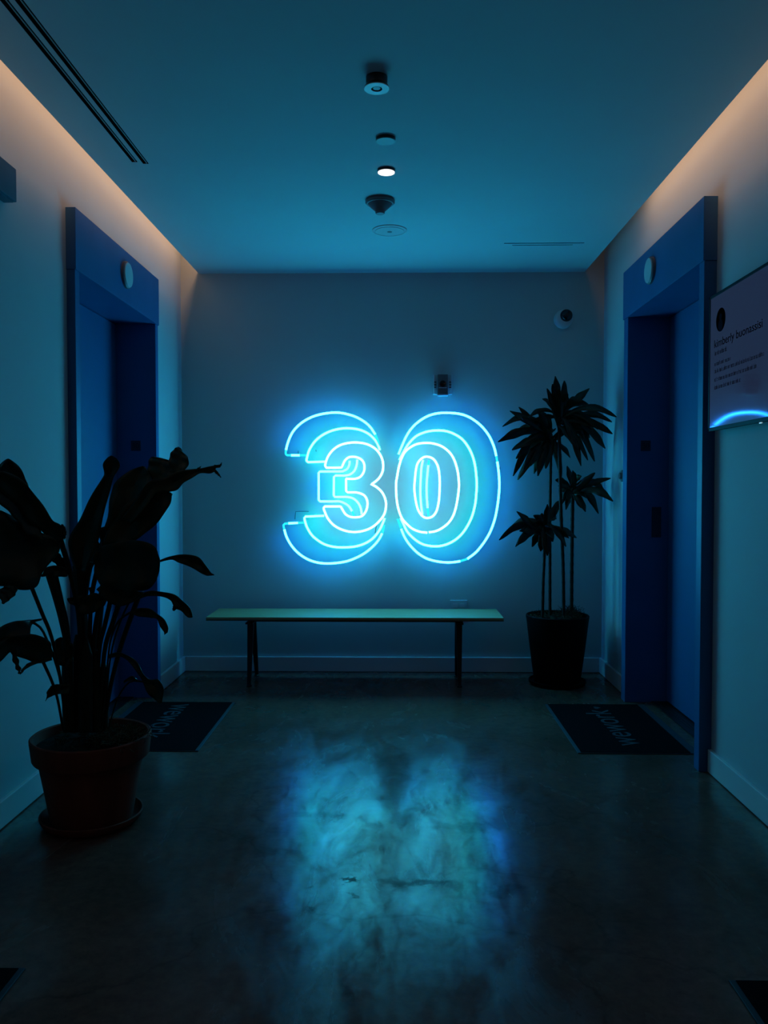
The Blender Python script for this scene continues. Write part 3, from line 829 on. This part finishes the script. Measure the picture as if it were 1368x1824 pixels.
def stalk(pts, w, Ya=3.0, Yb=3.0, name='stem'):
    q = [tuple(at(*c7(x, y), Ya + (Yb - Ya) * i / (len(pts) - 1))) for i, (x, y) in enumerate(pts)]
    q = spline(q, step=0.03)
    r = w / 3.257 / F * (Ya + Yb) / 2 / 2
    n = len(q)
    return MB().tube(q, [r * (0.85 + 0.35 * (1 - i / n)) for i in range(n)], 8).build(name, M_STEM, lp)

leaves = [
 # big arching leaf at upper left and the lobe behind it
 ([(382, 548, 345, 625), (345, 500, 300, 600), (300, 470, 235, 540), (230, 365, 160, 480), (165, 280, 95, 400), (90, 222, 30, 330), (20, 195, -20, 290), (-50, 200, -90, 270)], 2.86, 2.62),
 ([(175, 300, 170, 320), (150, 235, 120, 330), (95, 150, 60, 280), (40, 120, 10, 240), (0, 160, -30, 250), (-40, 190, -50, 220)], 2.80, 2.66),
 ([(345, 520, 375, 590), (360, 500, 384, 560), (378, 520, 383, 540)], 2.84, 2.84),
 ([(190, 470, 260, 600), (140, 400, 160, 560), (90, 330, 100, 480), (40, 290, 40, 420), (-20, 270, -30, 350)], 2.78, 2.66),
 # the broad dark leaf below it
 ([(350, 615, 345, 660), (290, 570, 300, 715), (210, 540, 245, 790), (130, 500, 205, 868), (60, 445, 130, 882), (0, 420, 45, 866), (-60, 435, -50, 835), (-110, 560, -110, 700)], 2.84, 2.64),
 ([(100, 868, 50, 850), (92, 905, 15, 868), (55, 940, -5, 895), (20, 966, 8, 962)], 2.66, 2.62),
 ([(236, 800, 240, 808), (270, 752, 285, 800), (330, 740, 330, 806), (385, 760, 380, 806), (392, 782, 388, 800)], 2.84, 2.90),
 ([(290, 700, 330, 655), (335, 745, 368, 700), (380, 785, 398, 750)], 2.86, 2.92),
 # central upright leaf with a curled tip
 ([(430, 770, 500, 770), (405, 660, 550, 660), (403, 570, 575, 565), (465, 465, 603, 450), (527, 345, 628, 340), (588, 238, 652, 245), (604, 200, 680, 198), (600, 150, 693, 162), (618, 116, 682, 124), (645, 104, 656, 105)], 2.95, 2.90),
 ([(570, 660, 640, 660), (600, 530, 745, 560), (630, 430, 805, 440), (640, 330, 862, 320), (670, 260, 880, 255), (750, 190, 866, 205), (830, 163, 842, 168)], 3.02, 3.12),
 ([(600, 620, 700, 620), (640, 500, 790, 592), (720, 400, 850, 547), (810, 335, 925, 480), (900, 298, 980, 395), (960, 306, 998, 345), (993, 318, 999, 325)], 2.94, 2.98),
 ([(880, 290, 960, 290), (858, 200, 1005, 220), (860, 150, 1005, 160), (873, 113, 980, 130), (900, 110, 930, 116)], 3.10, 3.16),
 ([(985, 200, 1050, 210), (979, 140, 1090, 165), (988, 95, 1093, 118), (1010, 64, 1062, 84), (1034, 51, 1049, 60)], 3.04, 3.10),
 ([(700, 470, 760, 500), (790, 350, 850, 400), (865, 255, 905, 322), (940, 236, 985, 312), (1000, 208, 1030, 302), (1060, 188, 1062, 262), (1120, 180, 1120, 230), (1165, 178, 1165, 205), (1220, 164, 1215, 207), (1255, 156, 1248, 195)], 2.92, 3.02),
 ([(1120, 190, 1125, 200), (1150, 172, 1150, 190), (1168, 163, 1167, 166)], 3.0, 3.0),
 ([(1240, 156, 1245, 175), (1272, 155, 1278, 170), (1284, 143, 1289, 145)], 3.02, 3.03),
 ([(1232, 190, 1250, 182), (1258, 212, 1266, 200), (1280, 231, 1283, 228)], 3.02, 3.03),
 # broad hanging leaf in the middle
 ([(540, 690, 545, 780), (580, 632, 580, 848), (660, 612, 655, 872), (760, 594, 760, 886), (850, 604, 850, 882), (908, 645, 903, 835), (926, 700, 922, 770)], 2.90, 2.86),
 ([(600, 840, 555, 880), (680, 855, 645, 962), (760, 880, 705, 976), (815, 893, 780, 948), (832, 890, 826, 905)], 2.94, 2.96),
 ([(386, 932, 392, 950), (440, 920, 430, 975), (500, 915, 490, 1025), (560, 900, 560, 1005), (620, 930, 610, 970)], 2.92, 2.95),
 ([(410, 600, 470, 790), (430, 640, 520, 780), (500, 620, 560, 700), (570, 600, 600, 650)], 3.02, 3.04),
 ([(560, 540, 590, 640), (600, 515, 650, 640), (660, 520, 720, 640), (740, 560, 780, 610)], 3.0, 3.0),
 # smaller leaves arching right
 ([(922, 711, 924, 722), (985, 688, 990, 707), (1050, 676, 1042, 724), (1110, 679, 1092, 746), (1160, 698, 1142, 768), (1195, 738, 1175, 792), (1218, 776, 1205, 799), (1244, 792, 1241, 797)], 3.06, 3.12),
 ([(798, 920, 804, 936), (860, 889, 860, 918), (930, 891, 930, 919), (1000, 905, 990, 946), (1050, 935, 1018, 988), (1085, 968, 1052, 1007), (1113, 1012, 1092, 1040), (1118, 1040, 1110, 1045)], 3.02, 3.06),
 ([(1010, 960, 1035, 980), (1000, 990, 1022, 995), (1003, 1003, 1010, 1005)], 3.06, 3.06),
 ([(754, 1008, 760, 1020), (810, 987, 810, 1036), (860, 990, 865, 1044), (905, 1012, 900, 1046), (948, 1050, 920, 1072), (977, 1095, 945, 1120), (969, 1132, 955, 1142)], 2.98, 3.0),
 ([(630, 1258, 632, 1280), (690, 1243, 688, 1266), (745, 1264, 728, 1287), (800, 1308, 775, 1328), (836, 1370, 808, 1384), (870, 1404, 838, 1440), (920, 1400, 866, 1492), (947, 1452, 900, 1522), (938, 1541, 925, 1536)], 2.98, 2.90),
 ([(715, 1412, 720, 1420), (765, 1381, 762, 1408), (800, 1408, 795, 1416)], 2.95, 2.95),
 # lower left
 ([(246, 1046, 246, 1057), (180, 1056, 190, 1078), (130, 1058, 168, 1148), (60, 1070, 80, 1165), (0, 1098, 0, 1205), (-60, 1130, -60, 1190)], 2.86, 2.66),
 ([(306, 1235, 300, 1285), (290, 1188, 250, 1306), (230, 1145, 180, 1298), (150, 1140, 110, 1270), (60, 1150, 55, 1245), (0, 1180, 0, 1300), (-60, 1220, -60, 1280)], 2.84, 2.66),
 ([(60, 1235, 95, 1225), (78, 1300, 106, 1290), (98, 1348, 120, 1340), (113, 1372, 121, 1369)], 2.72, 2.70),
 ([(300, 1272, 300, 1292), (205, 1290, 210, 1312), (145, 1320, 155, 1338), (115, 1368, 119, 1373)], 2.80, 2.72),
 ([(305, 1190, 305, 1260), (345, 1158, 340, 1310), (390, 1165, 390, 1330), (420, 1200, 420, 1300)], 2.92, 2.92),
 ([(400, 1428, 400, 1480), (335, 1430, 320, 1492), (295, 1440, 285, 1507), (275, 1474, 270, 1516), (266, 1524, 267, 1526)], 2.90, 2.88),
]
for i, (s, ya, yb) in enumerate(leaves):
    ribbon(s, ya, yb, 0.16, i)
stems = [
 ([(185, 870), (245, 1020), (300, 1160), (350, 1400), (385, 1690)], 20, 2.76, 2.94),
 ([(285, 780), (330, 930), (368, 1080), (395, 1250), (420, 1690)], 42, 2.86, 2.96),
 ([(325, 800), (360, 950), (398, 1150), (430, 1690)], 20, 2.88, 2.98),
 ([(350, 590), (390, 720), (430, 880), (462, 1100), (480, 1690)], 28, 2.86, 2.98),
 ([(455, 740), (468, 900), (480, 1100), (495, 1690)], 60, 2.98, 3.0),
 ([(525, 720), (502, 850), (492, 1000), (490, 1400)], 30, 2.98, 3.0),
 ([(560, 780), (535, 900), (522, 1100), (520, 1690)], 24, 2.96, 3.0),
 ([(600, 850), (572, 1000), (545, 1200), (530, 1690)], 30, 2.98, 3.0),
 ([(640, 950), (605, 1100), (575, 1250), (555, 1690)], 24, 2.98, 3.0),
 ([(690, 960), (655, 1070), (605, 1250), (575, 1690)], 26, 2.98, 3.0),
 ([(800, 930), (720, 1150), (675, 1300), (640, 1450), (600, 1690)], 26, 3.02, 3.02),
 ([(756, 1012), (690, 1060), (645, 1160), (625, 1300), (590, 1690)], 11, 2.98, 3.0),
 ([(250, 1300), (300, 1410), (335, 1520), (365, 1690)], 16, 2.86, 2.94),
 ([(180, 1066), (232, 1098), (272, 1170), (330, 1330), (385, 1560)], 13, 2.82, 2.94),
 ([(924, 716), (870, 760), (780, 900), (700, 1060), (640, 1280), (600, 1690)], 11, 3.06, 3.02),
 ([(640, 650), (605, 800), (585, 1000), (560, 1300), (540, 1690)], 30, 3.02, 3.02),
 ([(850, 1420), (800, 1410), (750, 1418), (705, 1470), (665, 1560), (630, 1690)], 9, 2.92, 2.98),
 ([(520, 870), (530, 905), (545, 970)], 12, 2.96, 2.98),
 ([(360, 1000), (368, 1100), (392, 1250), (400, 1500)], 10, 2.96, 2.98),
]
for s in stems: stalk(*s)
for pts, w, y in (([(395, 1180), (392, 1400), (398, 1700)], 66, 2.97), ([(445, 1140), (440, 1400), (440, 1700)], 72, 3.02), ([(500, 1160), (498, 1400), (496, 1700)], 80, 2.96),
                  ([(555, 1230), (552, 1450), (550, 1700)], 76, 3.0), ([(600, 1290), (602, 1450), (598, 1700)], 62, 3.03)):
    q = [tuple(at(*c7(a, b), y)) for a, b in pts]; q = spline(q, n=8)
    r = w / 3.257 / F * y / 2
    tag(MB().tube(q, [r * (0.25 + 0.75 * min(1, i / 4)) for i in range(len(q))], 12).build('leaf_sheath', M_STEM, lp))

# ------------------------------------------------------------------ floor mats
def floor_mat(x0, x1, y0, y1, s, label, text=True):
    t = thing('floor_mat', ((x0 + x1) / 2, (y0 + y1) / 2, 0), label, 'mat', 'dark floor mats in front of the elevators')
    MB().box(x0, x1, y0, y1, 0.0, 0.005).build('rubber_border', M_RUBBER, t, bevel=0.002)
    b = 0.045
    MB().box(x0 + b * (0.35 if s > 0 else 0.9), x1 - b * (0.9 if s > 0 else 0.35), y0 + 0.005, y1 - 0.005, 0.005, 0.0075).build('carpet', M_MATPILE, t, bevel=0.001)
    if text:
        if s < 0: mtx = frame_mtx((-1.292, 4.63, 0.0085), (0, -1, 0), (1, 0, 0))
        else: mtx = frame_mtx((1.175, 3.915, 0.0085), (0, 1, 0), (-1, 0, 0))
        text_obj('lettering', 'wework', 0.20, M_MATTEXT, mtx, t, width=0.635, extrude=0.0008)
        mb = MB()
        if s < 0: cx, cy, k = -1.245, 3.955, -1
        else: cx, cy, k = 1.125, 4.595, 1
        # the small heart after the word
        pts = []
        for i in range(28):
            a = 2 * PI * i / 28
            hx = 16 * math.sin(a) ** 3; hy = 13 * math.cos(a) - 5 * math.cos(2 * a) - 2 * math.cos(3 * a) - math.cos(4 * a)
            hx *= 0.0013; hy *= 0.0013
            pts.append((cx + (hy if s < 0 else -hy), cy + (-hx if s < 0 else hx)))
        n = len(pts)
        V = [(x, y, 0.0076) for x, y in pts] + [(x, y, 0.0093) for x, y in pts]
        Fs = [tuple(range(n, 2 * n))] + [(i, (i + 1) % n, n + (i + 1) % n, n + i) for i in range(n)]
        mb.add(V, Fs).build('heart', M_MATTEXT, t)
    return t
floor_mat(-1.525, -0.948, 3.816, 4.692, -1, 'dark mat with grey lettering in front of the left elevator, beside the terracotta pot')
floor_mat(0.848, 1.418, 3.816, 4.683, 1, 'dark mat with grey lettering in front of the right elevator')
floor_mat(-1.45, -0.967, 1.19, 2.064, -1, 'dark mat corner at the bottom left of the picture', False)
floor_mat(0.838, 1.36, 1.17, 2.043, 1, 'dark mat corner at the bottom right of the picture', False)

# ------------------------------------------------------------------ wall screen
SX = 1.325
SYf, SYn, SZ0, SZ1 = 3.515, 2.905, 1.492, 2.063
tv = thing('wall_screen', (XR, (SYf + SYn) / 2, (SZ0 + SZ1) / 2), 'black framed wall screen showing a name and lines of text beside the right elevator', 'screen')
MB().box(SX + 0.004, XR - 0.012, SYn + 0.01, SYf - 0.01, SZ0 + 0.01, SZ1 - 0.01).build('casing', M_BLACK, tv, bevel=0.004)
mb = MB()
e = 0.012
mb.box(SX, SX + 0.012, SYn, SYf, SZ0, SZ0 + 0.016)
mb.box(SX, SX + 0.012, SYn, SYf, SZ1 - e, SZ1)
mb.box(SX, SX + 0.012, SYf - e, SYf, SZ0, SZ1)
mb.box(SX, SX + 0.012, SYn, SYn + e, SZ0, SZ1)
mb.build('bezel', M_BEZEL, tv, bevel=0.0015)
MB().box(SX + 0.002, SX + 0.0035, SYn + e, SYf - e, SZ0 + 0.016, SZ1 - e).build('display', M_SCREEN, tv)
MB().box(XR - 0.012, XR, 3.05, 3.35, 1.62, 1.92).build('wall_mount', M_DARKMETAL, tv)
MB().box(SX + 0.001, SX + 0.006, 3.005, 3.022, SZ0 - 0.004, SZ0 - 0.0002).build('indicator', M_LED, tv)
XS = SX + 0.0017
scr = frame_mtx((XS, 3.457, 1.838), (0, -1, 0), (0, 0, 1))
text_obj('name_text', 'kimberly buonassisi', 0.047, M_INK, scr, tv, width=0.450, extrude=0.0002)
MB().lathe([(0.048, 0.0), (0.048, 0.0006), (0.0001, 0.0007)], 40, (XS + 0.0003, 3.393, 1.944), Matrix.Rotation(-PI / 2, 3, 'Y')).build('round_picture', M_INK, tv)
M_INK2 = mat('screen_portrait_tone', (0.012, 0.014, 0.022), 0.9, spec=0.0)
MB().lathe([(0.013, 0.0), (0.013, 0.0003), (0.0001, 0.0004)], 24, (XS - 0.0008, 3.393, 1.956), Matrix.Rotation(-PI / 2, 3, 'Y')).build('portrait', M_INK2, tv)
MB().lathe([(0.024, 0.0), (0.024, 0.0003), (0.0001, 0.0004)], 24, (XS - 0.0008, 3.393, 1.921), Matrix.Rotation(-PI / 2, 3, 'Y')).build('portrait', M_INK2, tv)
# the unreadable small rows: rows of letter-sized strokes grouped as words
def text_row(yA, yB, z, h, seed):
    rnd = random.Random(seed); mb = MB(); y = yA
    while y > yB:
        for _ in range(rnd.randint(2, 7)):
            w = h * rnd.uniform(0.30, 0.55)
            if y - w < yB: break
            hh = h * (1.0 if rnd.random() < 0.75 else 1.45)
            mb.box(XS, XS + 0.0003, y - w * 0.22, y, z, z + hh)
            if rnd.random() < 0.7: mb.box(XS, XS + 0.0003, y - w * 0.85, y - w * 0.63, z, z + h)
            if rnd.random() < 0.6: mb.box(XS, XS + 0.0003, y - w * 0.85, y, z, z + h * 0.18)
            if rnd.random() < 0.6: mb.box(XS, XS + 0.0003, y - w * 0.85, y, z + h * 0.82, z + h)
            y -= w * 1.25
        y -= h * 0.45
    return mb
for a in ((3.452, 3.324, 1.806, 0.013, 1), (3.452, 3.29, 1.762, 0.012, 2), (3.452, 2.988, 1.732, 0.012, 3), (3.452, 3.045, 1.697, 0.012, 4), (3.452, 3.19, 1.664, 0.012, 5)):
    text_row(*a).build('text_row', M_INK, tv)

# ------------------------------------------------------------------ lamps
def strip(name, x, y0, y1, z, s, power):
    ld = bpy.data.lights.new(name, 'AREA')
    ld.shape = 'RECTANGLE'
    ld.size = 0.055
    ld.size_y = y1 - y0
    ld.energy = power * (y1 - y0)
    ld.color = (1.0, 0.50, 0.28)
    o = bpy.data.objects.new(name, ld)
    o.location = (x, (y0 + y1) / 2, z)
    # face the wall and a little down
    d = Vector((s * 0.75, 0, -1.2)).normalized()
    zz = -d; yy = Vector((0, 1, 0)); xx = yy.cross(zz).normalized()
    o.rotation_euler = Matrix((xx, yy, zz)).transposed().to_euler()
    COL.objects.link(o)
    return o
STRIP_P = 1.35
strip('cove_light', -1.292, Y0 + 0.1, 5.46, 2.895, -1, STRIP_P)
strip('cove_light', 1.194, Y0 + 0.1, 4.55, 2.895, 1, STRIP_P)

w = bpy.data.worlds.new('world')
SC.world = w
w.use_nodes = True
bg = w.node_tree.nodes['Background']
bg.inputs['Color'].default_value = (1.0, 0.55, 0.32, 1)
bg.inputs['Strength'].default_value = 0.022

SC.view_settings.view_transform = 'Standard'
SC.view_settings.look = 'None'
SC.view_settings.gamma = 1
SC.view_settings.exposure = 0.42
SC.view_settings.use_curve_mapping = False
SC.cycles.max_bounces = 10
SC.cycles.diffuse_bounces = 6
SC.cycles.sample_clamp_indirect = 4
SC.cycles.use_denoising = True
